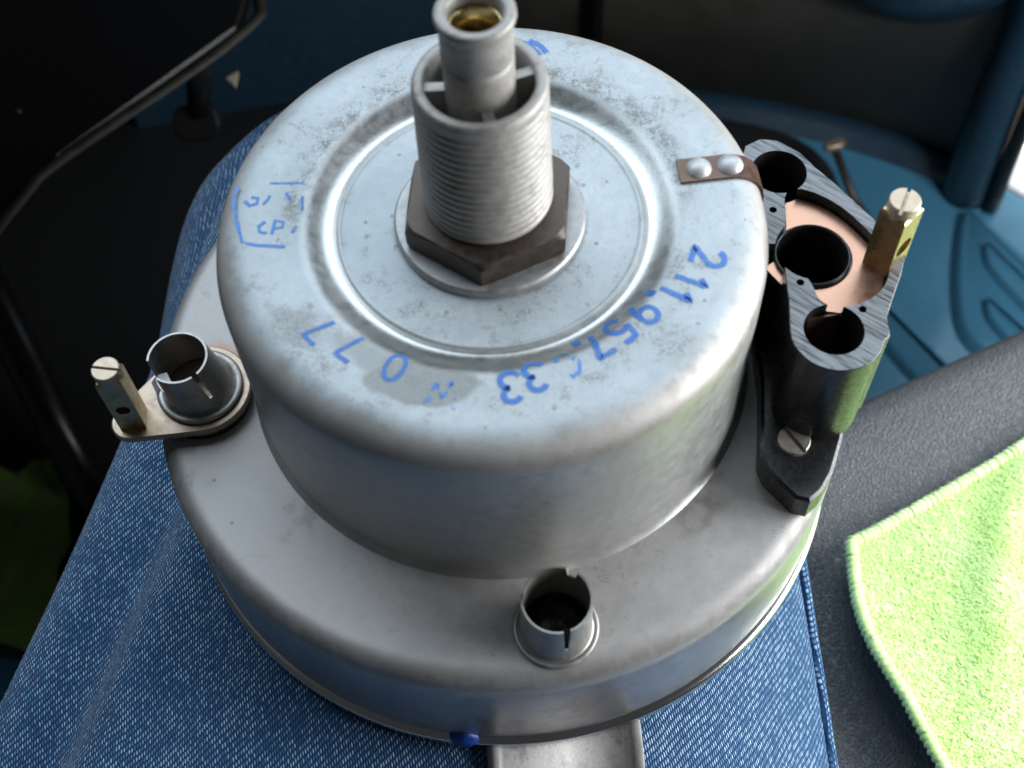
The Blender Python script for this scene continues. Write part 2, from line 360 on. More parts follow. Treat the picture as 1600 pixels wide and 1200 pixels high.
# pressed panel edges: long raised pads with rounded ends
def pad(poly, h=5.0, soft=6.0):
    n = len(poly); V = []; lv = [(0, -.2), (soft*.25, h*.2), (soft*.55, h*.75), (soft, h)]
    for o_, z in lv: V += [(p[0], p[1], -Z0+z) for p in offset(poly, -o_)]
    F = []
    for k in range(len(lv)-1):
        for i in range(n):
            j = (i+1) % n; F.append((k*n+i, k*n+j, (k+1)*n+j, (k+1)*n+i))
    F.append(tuple(range((len(lv)-1)*n, len(lv)*n))); return V, F
rib1 = smoothpoly([(262, 318), (271, 324), (281, 312), (420, 60), (395, 40), (262, 216), (243, 232), (245, 262)], 3)
rb = obj('floor_rib', pad(rib1, 7, 6), M_floor, fl)
for pl in ([(268, 296), (278, 290), (395, 75), (384, 68), (266, 266)], [(259, 259), (268, 255), (385, 62), (378, 52), (258, 232)]):
    q = smoothpoly(pl, 3)
    V, F = pad(q, 5, 3.6); obj('floor_rib', ([(a, b, c+6.9) for a, b, c in V], F), M_floor, fl)
obj('floor_rib', pad(smoothpoly([(205, 258), (214, 262), (330, 55), (318, 45), (196, 236)], 3), 6, 4.5), M_floor, fl)
obj('floor_rib', pad(smoothpoly([(160, 236), (172, 236), (280, 40), (262, 30), (150, 216)], 3), 6, 4.5), M_floor, fl)
for (x, y) in ((229, 233), (219, 228)): obj('floor_bolt', xform(lathe([(0, 1.2), (1.6, 1.0), (2.2, .2), (2.2, -.5)], 14, closed=False), 0, (x, y, -Z0)), M_floor, fl)
def wallstrip(path, z0, z1, th=6):
    n = len(path); V = []
    P = [Vector(p) for p in path]; Q = []
    for i in range(n):
        t = (P[min(i+1, n-1)]-P[max(i-1, 0)]).normalized(); Q.append(P[i]+Vector((-t.y, t.x))*th)
    for z in (z0, z1):
        V += [(p.x, p.y, z) for p in P]; V += [(p.x, p.y, z) for p in Q]
    F = []
    for i in range(n-1):
        F += [(i, i+1, 2*n+i+1, 2*n+i), (n+i, n+i+1, 3*n+i+1, 3*n+i), (2*n+i, 2*n+i+1, 3*n+i+1, 3*n+i), (i, i+1, n+i+1, n+i)]
    F += [(0, n, 3*n, 2*n), (n-1, 2*n-1, 4*n-1, 3*n-1)]
    return V, F
kpath = sp([(292, 348), (272, 364), (236, 388), (190, 410), (130, 430), (40, 452), (-60, 474), (-300, 492), (-700, 505)][::-1], 6)[::-1]
kick = obj('front_kick_panel', wallstrip(kpath, -Z0, 60), M_kick, origin=(0, 0, -Z0)); tag(kick, kind='structure')
obj('bottom_flange', bead([(p[0]*.995-2, p[1]*.995-8) for p in kpath], 9, 13), M_bluedark, kick)
# headlamp bowl bulging through the panel high up
hb = lathe([(0, 46), (22, 44), (44, 37), (62, 25), (73, 10), (76, 0), (80, -3), (80, -8)], 48, closed=False)
hb = xform(hb, 0, (247, 402, -120), rx=90)
hbo = obj('headlamp_bowl', xform(([(a-247, b-402, c+120) for a, b, c in hb[0]], hb[1]), -27, (226, 398, -268)), M_bluedark, kick)
post = obj('door_post', tube(sp([(274, 336, -Z0), (275, 342, -380), (280, 351, -300), (292, 364, -180), (306, 380, -40), (322, 398, 120)], 5), [14]*26, 20), M_bluedark, origin=(0, 0, -Z0)); tag(post, kind='structure')
obj('door_seal', tube(sp([(284, 322, -Z0+2), (286, 329, -340), (294, 340, -230), (308, 357, -80), (322, 373, 60)], 5), 4.5, 10), M_cabblk, post)
sill = obj('door_sill', prism([(293.5, 342), (562, 52), (582, 70), (312, 362)], -Z0-4, -Z0+3, 1.5), M_sill, origin=(0, 0, -Z0), smooth=False); tag(sill, kind='structure')
gnd = obj('ground', prism([(320, 372), (900, -600), (2600, -600), (2600, 2600), (420, 2600)], -Z0-400, -Z0-360), M_ground, origin=(0, 0, -Z0), smooth=False); tag(gnd, kind='structure')

shade_slab = obj('footwell_shade_slab', prism(smoothpoly([(-700, 200), (170, 200), (300, 420), (420, 760), (-700, 760)], 1), -10, 50, 12), M_bluedark, origin=(0, 0, -Z0), smooth=False); tag(shade_slab, kind='structure')  # unseen slab above the view, added to keep windscreen light off the footwell
# ------------------------------------------------------------------ seat
def seat_part():
    e = Vector((.931, .364)); b = Vector((.364, -.931)); O = Vector((90, 51))
    prof = [(22, -400), (4, -300), (0, -200), (.6, -172), (3, -158), (7, -151.5), (13, -148.5), (24, -147.4), (60, -147), (160, -147.5), (300, -150), (330, -170), (335, -400)]
    V, F = [], []; n = len(prof); xs = [-330+i*10 for i in range(57)]
    uv = []
    for x in xs:
        for s_, z in prof:
            z2 = z + (0.9*noise.noise(Vector((x*.02, s_*.02, 0))) if z > -160 else 0)
            p = O+e*x+b*s_; V.append((p.x, p.y, z2))
    for i in range(len(xs)-1):
        for k in range(n):
            j = (k+1) % n; F.append((i*n+k, (i+1)*n+k, (i+1)*n+j, i*n+j))
    F += [tuple(range(n)), tuple(range((len(xs)-1)*n, len(xs)*n))]
    return V, F
seat = empty('vehicle_seat', (60, -80, -Z0)); tag(seat, 'grey grained vinyl seat cushion beside the denim leg', 'seat')
obj('cushion', seat_part(), M_vinyl, seat, angle=50)
obj('seat_base', xform(box(-300, 200, -290, -40, -Z0+.5, -385), 21.35, (90, 51, 0)), M_bluedark, seat, smooth=False)

# ------------------------------------------------------------------ person: denim legs
def leg_mesh(ctrl, rings, seg, wrinkle, clampz=None):
    """ctrl: (centre, half width, half height); rings swept along them"""
    C = [tuple(c[0])+(c[1], c[2]) for c in ctrl]
    per = max(2, rings//(len(C)-1)); pts = sp([Vector(c) for c in C], per)
    V, F, UV = [], [], []; n = len(pts); along = 0
    for i, q in enumerate(pts):
        c = Vector(q[:3]); a = Vector(pts[max(i-1, 0)][:3]); b = Vector(pts[min(i+1, n-1)][:3]); t = (b-a).normalized()
        if i: along += (c-Vector(pts[i-1][:3])).length
        side = Vector((1, 0, 0)); side = (side-t*side.dot(t)).normalized(); up = side.cross(t)
        arcl = 0; last = None
        for k in range(seg+1):
            ph = -PI/2+2*PI*k/seg; ex = 2/2.7
            cx = math.copysign(abs(math.cos(ph))**ex, math.cos(ph)); sz = math.copysign(abs(math.sin(ph))**ex, math.sin(ph))
            p = c+side*cx*q[3]+up*sz*q[4]
            nrm = (side*cx/q[3]+up*sz/q[4]).normalized()
            p += nrm*wrinkle(p, ph, along)
            if clampz is not None and p.z < clampz: p.z = clampz
            if last is not None: arcl += (p-last).length
            last = p.copy(); V.append(tuple(p)); UV.append((along, arcl))
    m = seg+1
    for i in range(n-1):
        for k in range(seg): F.append((i*m+k, i*m+k+1, (i+1)*m+k+1, (i+1)*m+k))
    return V, F, UV
def wr(p, ph, al):
    w = 1.6*noise.noise(Vector((p.x*.016, p.y*.012, p.z*.02)))+.55*noise.noise(Vector((p.x*.06-p.y*.02, p.y*.025, p.z*.05)))
    # long soft folds on the left flank, slanting towards the hip
    s_ = p.x-0.36*p.y
    lf = max(0, min(1, (-34-p.x)/22))
    w += 1.5*lf*(3.0*math.exp(-((s_+82)/7)**2)-2.6*math.exp(-((s_+69)/6)**2)-1.8*math.exp(-((s_+92)/4)**2)+1.2*math.exp(-((s_+57)/6)**2))
    rf = max(0, min(1, (p.x-30)/20)); w += rf*(.8*math.exp(-((p.x-52+.1*p.y)/5)**2))
    return w
person = empty('person', (-15, -60, -147)); tag(person, 'person in blue jeans, seated, thigh carrying the upturned speedometer', 'person')
V, F, UV = leg_mesh([((-54, -190, -136), 112, 66), ((-42, -140, -136), 104, 66), ((-28, -75, -136), 92, 66.5), ((-14, 0, -136), 80.5, 66.5), ((-6.5, 42, -136.5), 80.5, 66.5), ((-6, 78, -137.5), 77, 65.5), ((-6, 95, -160), 68, 58), ((3, 97, -225), 64, 58), ((3, 88, -320), 58, 58), ((3, 84, -428), 60, 60)], 200, 150, wr, None)
V = [(x, y, max(z, -146.4) if y < 60 else z) for x, y, z in V]
leg = obj('jeans_leg', (V, F), M_denim, person, uv=UV)
# outer side seam: a felled ridge with stitches
seampath = []
for i in range(60):
    y = -150+i*3.2; k = y
    cx = -14+.187*y; hw = 80.5-.153*y+(.15*max(0, y)); ph = math.radians(26)
    ex = 2/2.7
    seampath.append((cx+hw*math.cos(ph)**ex+.3, y, -136+66.5*math.sin(ph)**ex))
sV, sF = tube(seampath, 1.2, 8); suv = [(p[1], math.atan2(p[2]+136, p[0])*60) for p in sV]
seam = obj('side_seam', (sV, sF), M_denim_seam, person, uv=suv)
def wr2(p, ph, al): return 2.0*noise.noise(Vector((p.x*.02, p.y*.02, p.z*.03)))
V, F, UV = leg_mesh([((-95, -190, -190), 60, 42), ((-100, -110, -188), 60, 40), ((-104, -50, -190), 50, 38), ((-104, -12, -196), 36, 32), ((-104, 6, -204), 14, 12)], 60, 70, wr2, None)
obj('jeans_leg', (V, F), M_denim, person, uv=UV)

# ------------------------------------------------------------------ lime cloth on the seat
def cloth_mesh(A, du, dv, nu, nv, su, sv, bow, hgt, zb, amp):
    V, F = [], []
    for j in range(nv+1):
        for i in range(nu+1):
            a = i/nu*su; b = j/nv*sv
            x = A[0]+du[0]*a+dv[0]*b+bow(b)*(1-.6*a/su); y = A[1]+du[1]*a+dv[1]*b-0.0009*a*a*(1-b/sv)*0
            z = zb+hgt(a, b)
            z += amp*(noise.noise(Vector((x*1.1, y*1.1, 3)))+.8*noise.noise(Vector((x*2.3, y*2.3, 9))))
            V.append((x, y, z))
    m = nu+1
    for j in range(nv):
        for i in range(nu): F.append((j*m+i, j*m+i+1, (j+1)*m+i+1, (j+1)*m+i))
    return V, F
cl = empty('cleaning_cloth', (120, -30, -147)); tag(cl, 'lime green microfibre cloth lying bright on the grey seat', 'cloth')
A = (81.9, 1.5); du = (.895, .446); dv = (.02, -1.0)
def bow(b): return -2.6*math.sin(min(1, b/40)*PI)+.0042*max(0, b-14)**2
def hgt(a, b):
    e = 8.2*math.exp(-a/34)*math.exp(-((b-38)/46)**2)+2.5*math.exp(-a/10)
    e += 3.0*math.exp(-(((a-34)*.8+(b-30)*.6-2)/7)**2)*math.exp(-((b-25)/28)**2)
    e += 1.6*noise.noise(Vector((a*.035, b*.035, 1)))+1.2
    return max(.6, e)
clm = cloth_mesh(A, du, dv, 300, 300, 125, 130, bow, hgt, -146, .32)
obj('pile', clm, M_green, cl)
m_ = 301
def loops(base, n):
    V, F = [], []; rnd = random.Random(3)
    for _ in range(n):
        p = Vector(base[0][rnd.randrange(len(base[0]))])+Vector((rnd.uniform(-.3, .3), rnd.uniform(-.3, .3), 0))
        a = rnd.uniform(0, 2*PI); t_ = Vector((math.cos(a), math.sin(a), 0)); w = Vector((-t_.y, t_.x, 0))*rnd.uniform(.08, .15); h = rnd.uniform(.25, .65)
        q = [p-Vector((0, 0, .3)), p+t_*.25*h+Vector((0, 0, h*.8)), p+t_*.8*h+Vector((0, 0, h)), p+t_*1.3*h+Vector((0, 0, h*.3))]
        k = len(V)
        for c in q: V += [tuple(c-w), tuple(c+w)]
        F += [(k+2*i, k+2*i+1, k+2*i+3, k+2*i+2) for i in range(3)]
    return V, F
tag(obj('loop_pile', loops(clm, 80000), M_green, cl), kind='stuff')
def edge_of(idx): return [clm[0][k] for k in idx]
left = edge_of([j*m_ for j in range(0, 301)]); top = edge_of(list(range(0, 301)))
def hem(path, rad):
    """overlocked hem: a fat bead with slanting stitches"""
    n = len(path); rr = [rad*(1+.20*math.sin(2*PI*i/3.6)+.08*noise.noise(Vector((i*.4, 0, 0)))) for i in range(n)]
    return tube([(p[0], p[1], p[2]+.2) for p in path], rr, 10)
obj('hem', hem(left, 1.55), M_green, cl); obj('hem', hem(top, 1.55), M_green, cl)
# a second one lying crumpled on the dark floor to the left
def crump(n, cx, cy, R):
    V, F = [], []
    for j in range(n+1):
        for i in range(n+1):
            a = (i/n-.5)*2; b = (j/n-.5)*2
            x = cx+a*R+8*noise.noise(Vector((a*2, b*2, 5))); y = cy+b*R*1.1+8*noise.noise(Vector((a*2, b*2, 8)))
            z = -Z0+9+13*abs(noise.noise(Vector((a*1.3, b*1.3, 2))))+6*(1-max(abs(a), abs(b)))+1.5*noise.noise(Vector((a*7, b*7, 1)))
            V.append((x, y, max(z, -Z0+5.6)))
    m = n+1
    for j in range(n):
        for i in range(n): F.append((j*m+i, j*m+i+1, (j+1)*m+i+1, (j+1)*m+i))
    return V, F
c2 = obj('crumpled_cloth', crump(60, -262, 150, 44), M_green_d, origin=(-262, 150, -Z0)); tag(c2, 'crumpled green cloth in the dark footwell left of the leg', 'cloth')

# ------------------------------------------------------------------ dark things in the footwell
shade_sheet = obj('floor_shade_sheet', prism(smoothpoly([(-640, 462), (-60, 446), (120, 410), (185, 388), (206, 350), (192, 300), (140, 215), (60, 100), (-640, 100)], 2), -Z0+.5, -Z0+5, 1.5), m_black('black_shade_sheet', (.012, .013, .014), .5), origin=(-200, 280, -Z0)); tag(shade_sheet, 'black sheet added over the footwell floor to darken it', 'shade sheet')  # black sheet added over the blue floor, standing in for footwell shade
tr = empty('parcel_tray', (-250, 300, -200)); tag(tr, 'black tray with worn metal lip in the upper left shadows', 'tray')
tpoly = [(-91, 262), (-153, 203), (-176, 168), (-210, 60), (-480, 60), (-480, 420), (-130, 420), (-86, 290)]
obj('tray_body', prism(offset(tpoly, -2), -206, -200, 1), M_cabblk, tr, smooth=False)
lp = bead([p[:2] for p in sp([(-100, 420, 0), (-86, 290, 0), (-91, 260, 0), (-153, 203, 0), (-166, 186, 0), (-182, 150, 0), (-210, 60, 0)], 6)], 1.6, 2.6)
obj('lip', ([(x, y, z+Z0-200) for x, y, z in lp[0]], lp[1]), M_lip, tr)
obj('strap', tube(sp([(-300, 330, -196), (-240, 305, -190), (-180, 300, -196), (-150, 292, -198)], 6), 2.2, 8), M_cabblk, tr)
obj('wire', tube(sp([(-250, 250, -199), (-225, 238, -194), (-196, 236, -199), (-172, 226, -200)], 6), 1.2, 8), M_cabblk, tr)
obj('hook', merge(tube([(-196, 262, -202), (-196, 262, -180)], 1.4, 8), lathe([(0, -199), (5, -199), (5.5, -201), (0, -201)], 16, (-196, 262), closed=False)), M_lip, tr)
obj('bracket', xform(prism([(0, 0), (5, 3.6), (4, -5)], 0, 2), 0, (-112, 297, -262)), M_cream, tr, smooth=False)
ped = empty('foot_pedal', (-120, 280, -270)); tag(ped, 'dark hanging pedal below the tray lip', 'pedal')
obj('arm', tube([(-116, 300, -208), (-118, 282, -235), (-122, 275, -258)], 5, 10), M_cabblk, ped)
obj('pad', xform(prism(smoothpoly([(-10, -8), (10, -8), (10, 8), (-10, 8)], 2), -4, 4, 1), 0, (-124, 274, -262), rx=50), M_cabblk, ped, smooth=False)
clm2 = empty('steering_column', (66, 500, -Z0)); tag(clm2, 'black upright column behind the threaded shaft', 'column')
obj('column_tube', tube([(67, 440, -Z0), (70, 445, -200), (72, 450, 60)], 7, 20), M_cabblk, clm2)
obj('boot', lathe([(16, -Z0), (15, -Z0+8), (9, -Z0+18), (7.4, -Z0+24)], 24, (67, 440), closed=False), M_cabblk, clm2)
tl = empty('throttle_lever', (214, 322, -Z0)); tag(tl, 'thin dark lever with a small tan tip behind the connector block', 'lever')
obj('rod', tube([(215, 318, -Z0+1), (205, 331, -418), (196.5, 350, -402)], 2.4, 10), M_nut, tl)
obj('tip', xform(prism(smoothpoly([(-6, -3), (6, -3), (6, 3), (-6, 3)], 1), -2, 2, .6), 15, (196, 353, -400)), M_tan, tl, smooth=False)
lv = empty('floor_lever', (-200, 160, -Z0)); tag(lv, 'slanting black tube rising from the dark floor at left', 'lever')
obj('rod', tube([(-196, 150, -Z0), (-230, 220, -395), (-275, 312, -350)], 10, 20), M_cabblk, lv)
obj('boot', lathe([(24, -Z0), (22, -Z0+5), (14, -Z0+14), (11, -Z0+22)], 24, (-197, 152), closed=False), M_cabblk, lv)
pb = obj('blue_panel', xform(box(-150, 60, -3, 3, -230, 230), 8, (-60, 452, -215)), M_bluedark, origin=(0, 0, -Z0), smooth=False); tag(pb, kind='structure')

# ------------------------------------------------------------------ THE SPEEDOMETER
sp_ = empty('speedometer', (0, 0, -69)); tag(sp_, 'old grey metal speedometer standing face down on the jeans', 'speedometer')
# upper can
def top_z(rr):
    """height of the can's pressed top at a radius"""
    if rr < 22.4: return -.8
    if rr < 23.2: return -.8+.22*math.sin((rr-22.4)/.8*PI)
    if rr < 24.0: return -.8-.25*(rr-23.2)/.8
    if rr < 29.2: f = (rr-24.0)/5.2; return -1.05+2.25*(f*f*(3-2*f))
    return 1.2
pc = [(0, -.85), (8, -.83), (14, -.8)]+[(22.0+.2*i, top_z(22.0+.2*i)) for i in range(10)]+[(24.0+.4*i, top_z(24.0+.4*i)) for i in range(14)]+[(33, 1.2), (36.2, 1.2)]
pc += arc(36.5, -4.3, 5.5, 88, 0, 12)+[(42.05, -10), (42.15, -25), (42.2, -35.2), (42.5, -36.4), (43.2, -36.9)]
can = obj('can', lathe(pc, 192, closed=False), M_can, sp_)
# lower housing
pf = [(42.0, -36.6), (43.6, -36.95), (46, -37), (56.6, -37.0)]+arc(56.8, -40.4, 3.4, 85, 4, 8)+[(60.3, -45), (60.4, -62.5), (60.1, -64.6), (58.5, -65.5), (40, -65.6)]
obj('housing', lathe(pf, 192, closed=False), M_fl, sp_)
bz = [(57, -65.3), (60.6, -65.2)]+arc(60.55, -66.0, .75, 80, -10, 5)+[(61.3, -67.0), (61.0, -68.6), (59.6, -69.5), (56, -69.6), (56, -65.6)]
obj('bezel', lathe(bz, 192), M_chrome, sp_)
obj('dial_glass', lathe([(0, -68.2), (57, -68.2), (57, -69.2), (0, -69.2)], 64, closed=False), M_glass, sp_)
# shaft
obj('washer', lathe([(9, -.8), (14.1, -.8), (14.45, -.5), (14.45, .35), (14.1, .75), (9, .8)], 96), M_wash, sp_, angle=40)
def hexnut(R, z0, z1, rot, hole):
    n = 72; V, F = [], []; rc = R*math.cos(PI/6)
    def hr(a):
        a = (a-math.radians(rot)) % (PI/3)-PI/6; return rc/math.cos(a)
    lv = []
    for k in range(n):
        a = 2*PI*k/n+math.radians(rot); h = hr(a); ch = max(0, (h-rc-.2))*.6
        lv.append([(hole, z0), (min(h, R*.985), z0), (h, z0+ch*.9+.15), (h, z1-ch-.15), (min(h-.25, R*.935), z1), (hole, z1)])
        for rr, z in lv[-1]: V.append((rr*math.cos(a), rr*math.sin(a), z))
    m = 6
    for k in range(n):
        for i in range(m):
            j = (i+1) % m; k2 = (k+1) % n; F.append((k*m+i, k2*m+i, k2*m+j, k*m+j))
    return V, F
obj('hex_nut', hexnut(13.5, .8, 5.3, 22, 9.0), M_nut, sp_, angle=28)
def threaded():
    """helical thread on the outside, bored inside"""
    seg = 96; pitch = 1.32; z0, z1 = 3.0, 27.6; rows = 20*8; V, F = [], []
    def rad(z, a):
        f = ((z-z0)/pitch-a/(2*PI)) % 1.0; w = 1-abs(2*f-1); w = min(1, max(0, (w-.18)/.5)); w = w*w*(3-2*w)
        taper = 9.62-.45*(z-z0)/(z1-z0)+.035*noise.noise(Vector((math.cos(a)*3, math.sin(a)*3, z*.5))); fade = min(1, max(0, (z1-z)/.8)); return taper-.36*(1-w)*fade
    col_ = [z0+(z1-z0)*i/rows for i in range(rows+1)]
    prof_tail = [(9.12, 28.2), (8.85, 28.75), (8.5, 28.9), (7.75, 28.85), (7.45, 28.6), (7.4, 20), (7.4, 3.0)]
    m = len(col_)+len(prof_tail)
    for k in range(seg):
        a = 2*PI*k/seg
        for z in col_: rr = rad(z, a); V.append((rr*math.cos(a), rr*math.sin(a), z))
        for rr, z in prof_tail: V.append((rr*math.cos(a), rr*math.sin(a), z))
    for k in range(seg):
        k2 = (k+1) % seg
        for i in range(m):
            j = (i+1) % m; F.append((k*m+i, k2*m+i, k2*m+j, k*m+j))
    return V, F
obj('threaded_collar', threaded(), M_alu, sp_)
pt = [(2.4, 6), (4.75, 6), (4.75, 32.6), (4.72, 33.0), (4.6, 33.15), (4.6, 33.5), (4.78, 33.7), (4.78, 38.2), (4.85, 38.9), (5.15, 39.4), (5.25, 39.9), (5.2, 40.35), (4.95, 40.6), (4.1, 40.6), (3.7, 40.4), (3.45, 39.9), (3.4, 38.2), (3.35, 6)]
tb = obj('cable_tube', lathe(pt, 72), M_alu, sp_)
obj('brass_bush', lathe([(3.38, 38.6), (3.1, 38.3), (2.55, 37.2), (2.4, 36.9), (2.35, 20), (3.3, 20)], 48), M_gold, tb)
obj('bore', lathe([(0, 21), (2.34, 21), (2.34, 20), (0, 20)], 32, closed=False), M_cabblk, tb)
for a in (176, 17, -82, 97):
    obj('web', xform(box(4.6, 7.6, -.75, .75, 8, 27.6), a), M_alu, sp_, smooth=False)
obj('collar_floor', lathe([(4.6, 9), (7.5, 9), (7.5, 8), (4.6, 8)], 48), M_cabblk, sp_)
# brown strip with two peened rivets
def strip():
    pth = [(29.0, 1.15), (29.0, 1.65), (36.5, 1.65)]+[(36.5+5.9*math.sin(math.radians(q)), -4.25+5.9*math.cos(math.radians(q))) for q in (12, 30, 50, 70, 88)]+[(42.6, -9), (42.25, -9), (42.1, -4.6)]
    V = []
    n = len(pth)
    for y in (-2.25, 2.25): V += [(x, y, z+.02) for x, z in pth]
    F = [(i, i+1, n+i+1, n+i) for i in range(n-1)]+[(n-1, 0, n, 2*n-1)]
    F += [tuple(range(n)), tuple(range(n, 2*n))]
    return xform((V, F), 2.6, (0, 3.5, 0))
st = obj('contact_strip', strip(), M_brown, sp_, angle=25)
for (x, y) in ((32.1, 5.0), (36.9, 5.25)):
    rv = lathe([(0, 1.5), (.7, 1.45), (1.4, 1.15), (1.85, .75), (2.0, .4)], 28, closed=False)
    obj('rivet', xform(rv, random.random()*90, (x, y, 1.25)), M_rivet, st)

# lamp sockets: thin split sleeves
def sleeve(c, rb_, rt, z0, z1, cuts, lean=(0, 0), seg=120, th=.35):
    """cuts: (angle, half width in degrees, depth from the top)"""
    V, F = [], []
    zs = [z0+(z1-z0)*i/14 for i in range(15)]
    def rad(z):
        f = (z-z0)/(z1-z0); return rb_+(rt-rb_)*f+1.1*max(0, 1-f/.10)**2
    for k in range(seg):
        a = 2*PI*k/seg; dg = math.degrees(a)
        for z in zs:
            ztop = z1
            for (ca, hw, dp) in cuts:
                dd = abs((dg-ca+180) % 360-180)
                if dd <= hw: ztop = min(ztop, z1-dp)
            zz = z0+(z-z0)*(ztop-z0)/(z1-z0); rr = rad(zz); off = (zz-z0)
            for q in (rr, rr-th): V.append((c[0]+lean[0]*off+q*math.cos(a), c[1]+lean[1]*off+q*math.sin(a), zz))
    m = 15
    for k in range(seg):
        k2 = (k+1) % seg
        for i in range(m-1):
            A0 = (k*m+i)*2; A1 = (k*m+i+1)*2; B0 = (k2*m+i)*2; B1 = (k2*m+i+1)*2
            F += [(A0, B0, B1, A1), (A0+1, A1+1, B1+1, B0+1)]
        t0 = (k*m+m-1)*2; t1 = (k2*m+m-1)*2; F.append((t0, t1, t1+1, t0+1)); b0 = (k*m)*2; b1 = (k2*m)*2; F.append((b0, b0+1, b1+1, b1))
    return V, F
ls = obj('lamp_socket', sleeve((5.4, -51.6), 5.55, 5.35, -36.9, -26.6, [(58, 9, 2.0), (-78, 3.2, 6.5), (176, 9, 1.4)], (.02, .05)), M_sock, sp_, angle=40); ls['label'] = 'socket sleeve with a dark slit at the near edge of the flange'
obj('socket_well', lathe([(0, -35.5), (5.1, -35.5), (5.1, -36.5), (0, -36.5)], 32, (5.4, -51.6), closed=False), M_cabblk, ls)
ring = [(5.9, -36.9), (6.55, -36.85), (6.7, -36.6), (6.5, -36.35), (5.9, -36.3)]
obj('socket_collar', lathe(ring, 60, (5.4, -51.6)), M_sock, ls)
ls2 = obj('lamp_socket', sleeve((-51.4, -5.2), 5.75, 5.0, -33.6, -23.6, [(206, 22, 4.4), (-52, 4.5, 6.6)], (-.14, -.02)), M_sock, sp_, angle=40); ls2['label'] = 'socket sleeve with a broken rim beside the left terminal'
obj('socket_well', lathe([(0, -35.5), (5.3, -35.5), (5.3, -36.5), (0, -36.5)], 32, (-51.4, -5.2), closed=False), M_cabblk, ls2)
obj('socket_collar', lathe([(5.9, -33.7), (7.2, -33.7), (7.35, -33.3), (7.1, -33.0), (5.9, -32.9)], 60, (-51.4, -5.2)), M_sock, ls2)
obj('bent_tongue', xform(([(0, -1.4, 0), (0, 1.4, 0), (1.2, 1.3, 1.5), (1.2, -1.3, 1.5), (3.0, 1.2, 1.2), (3.0, -1.2, 1.2), (0, -1.4, -.4), (0, 1.4, -.4), (1.2, 1.3, 1.1), (1.2, -1.3, 1.1), (3.0, 1.2, .8), (3.0, -1.2, .8)],
    [(0, 1, 2, 3), (3, 2, 4, 5), (6, 7, 8, 9), (9, 8, 10, 11), (0, 3, 9, 6), (3, 5, 11, 9), (1, 7, 8, 2), (2, 8, 10, 4), (0, 6, 7, 1), (4, 10, 11, 5)]), 25, (-58.0, -7.4, -29.6)), M_rivet, ls2, smooth=False)
# terminal plate of the left socket
def keyhole(c, R, p, rt, n=40):
    dv_ = Vector(p)-Vector(c); L_ = dv_.length; a0 = math.atan2(dv_.y, dv_.x); be = math.acos((R-rt)/L_)
    pts = []
    for i in range(n+1):
        a = a0+be+(2*PI-2*be)*i/n; pts.append((c[0]+R*math.cos(a), c[1]+R*math.sin(a)))
    for i in range(13):
        a = a0-be+2*be*i/12; pts.append((p[0]+rt*math.cos(a), p[1]+rt*math.sin(a)))
    return pts
kp = keyhole((-51.4, -5.2), 8.6, (-62.6, -10.6), 3.6)
pl = obj('terminal_plate', prism(kp, -35.1, -33.9, .25), M_tan, sp_, angle=35)
obj('insulator', lathe([(4, -37.0), (8.3, -37.0), (8.3, -35.1), (4, -35.1)], 48, (-51.4, -5.2)), M_bake, sp_)
def post_bar(c, w, dpt, z0, z1, rot, hz, hr=.95):
    base = xform(prism([(-w/2, -dpt/2), (w/2, -dpt/2), (w/2, dpt/2), (-w/2, dpt/2)], z0, z1, .3), rot, (c[0], c[1], 0))
    # closed cylinder for the wire hole
    cyl = prism(circle((0, 0), hr, 20), -dpt*.1, dpt*1.2)
    cyl = xform(cyl, 0, (0, 0, 0), rx=90)
    cyl = xform(cyl, rot, (c[0], c[1], hz))
    return boolean(base, [cyl])
def slot_screw(c, R, z0, z1, rot, slot=.7, dep=.7):
    b = prism(circle(c, R, 36), z0, z1, .15); cut = xform(box(-R*1.3, R*1.3, -slot/2, slot/2, z1-dep, z1+1), rot, (c[0], c[1], 0)); return boolean(b, [cut])
obj('terminal_post', post_bar((-62.3, -10.4), 4.2, 3.9, -33.9, -19.4, 4, -27.6, 1.2), M_brass, pl, angle=30)
obj('terminal_screw', slot_screw((-62.3, -10.4), 2.25, -20.2, -17.6, -12, .5, .9), M_screw, pl, angle=30)

# ------------------------------------------------------------------ black connector block
outline = [(41.6, 16.0), (42.9, 18.9), (45.5, 20.2), (48.3, 19.6), (51.5, 16.7), (53.4, 13.4), (55.8, 9.9), (60.4, 2.2), (63.9, -5.7), (62.2, -9.4), (59.9, -13.8), (58.6, -16.6), (58.2, -20.0), (57.2, -20.9)]+[(50.6+7.0*math.cos(math.radians(q)), -18.6+7.0*math.sin(math.radians(q))) for q in range(-24, -185, -10)]+[(44.4, -12.4), (45.0, -5.4), (43.2, -2.4), (43.4, 3.8), (43.0, 9.0)]
jag = []
n = len(outline)
for i in range(n):
    a, b = Vector(outline[i]), Vector(outline[(i+1) % n]); k_ = max(1, int((b-a).length/1.3))
    for q in range(k_):
        p = a.lerp(b, q/k_); p += Vector((random.uniform(-.05, .05), random.uniform(-.05, .05))); jag.append((p.x, p.y))
ZT = -10.0
pocket = smoothpoly([(47.2, 8.6), (50.5, 9.4), (55.6, 5.6), (59.4, -.5), (61.3, -5.7), (60.6, -9.3), (58.2, -12.6), (53.6, -14.6), (49.0, -13.6), (48.4, -8.6), (45.6, -5.0), (44.6, -1.0), (47.0, 2.6)], 2)
cut = [prism(circle((47.4, 12.9), 4.5), -60, 0), prism(circle((50.1, -3.0), 6.0), -60, 0), prism(circle((50.2, -18.2), 4.55), -60, 0), prism(pocket, -12.6, 0),
       prism([(40, -4.6), (46, -5), (46, -1.6), (40, -1.2)], -16, 0)]
for c in ((45.1, 5.2), (46.8, -9.2), (55.2, -15.0)): cut.append(prism(circle(c, .62, 14), -13, 0))
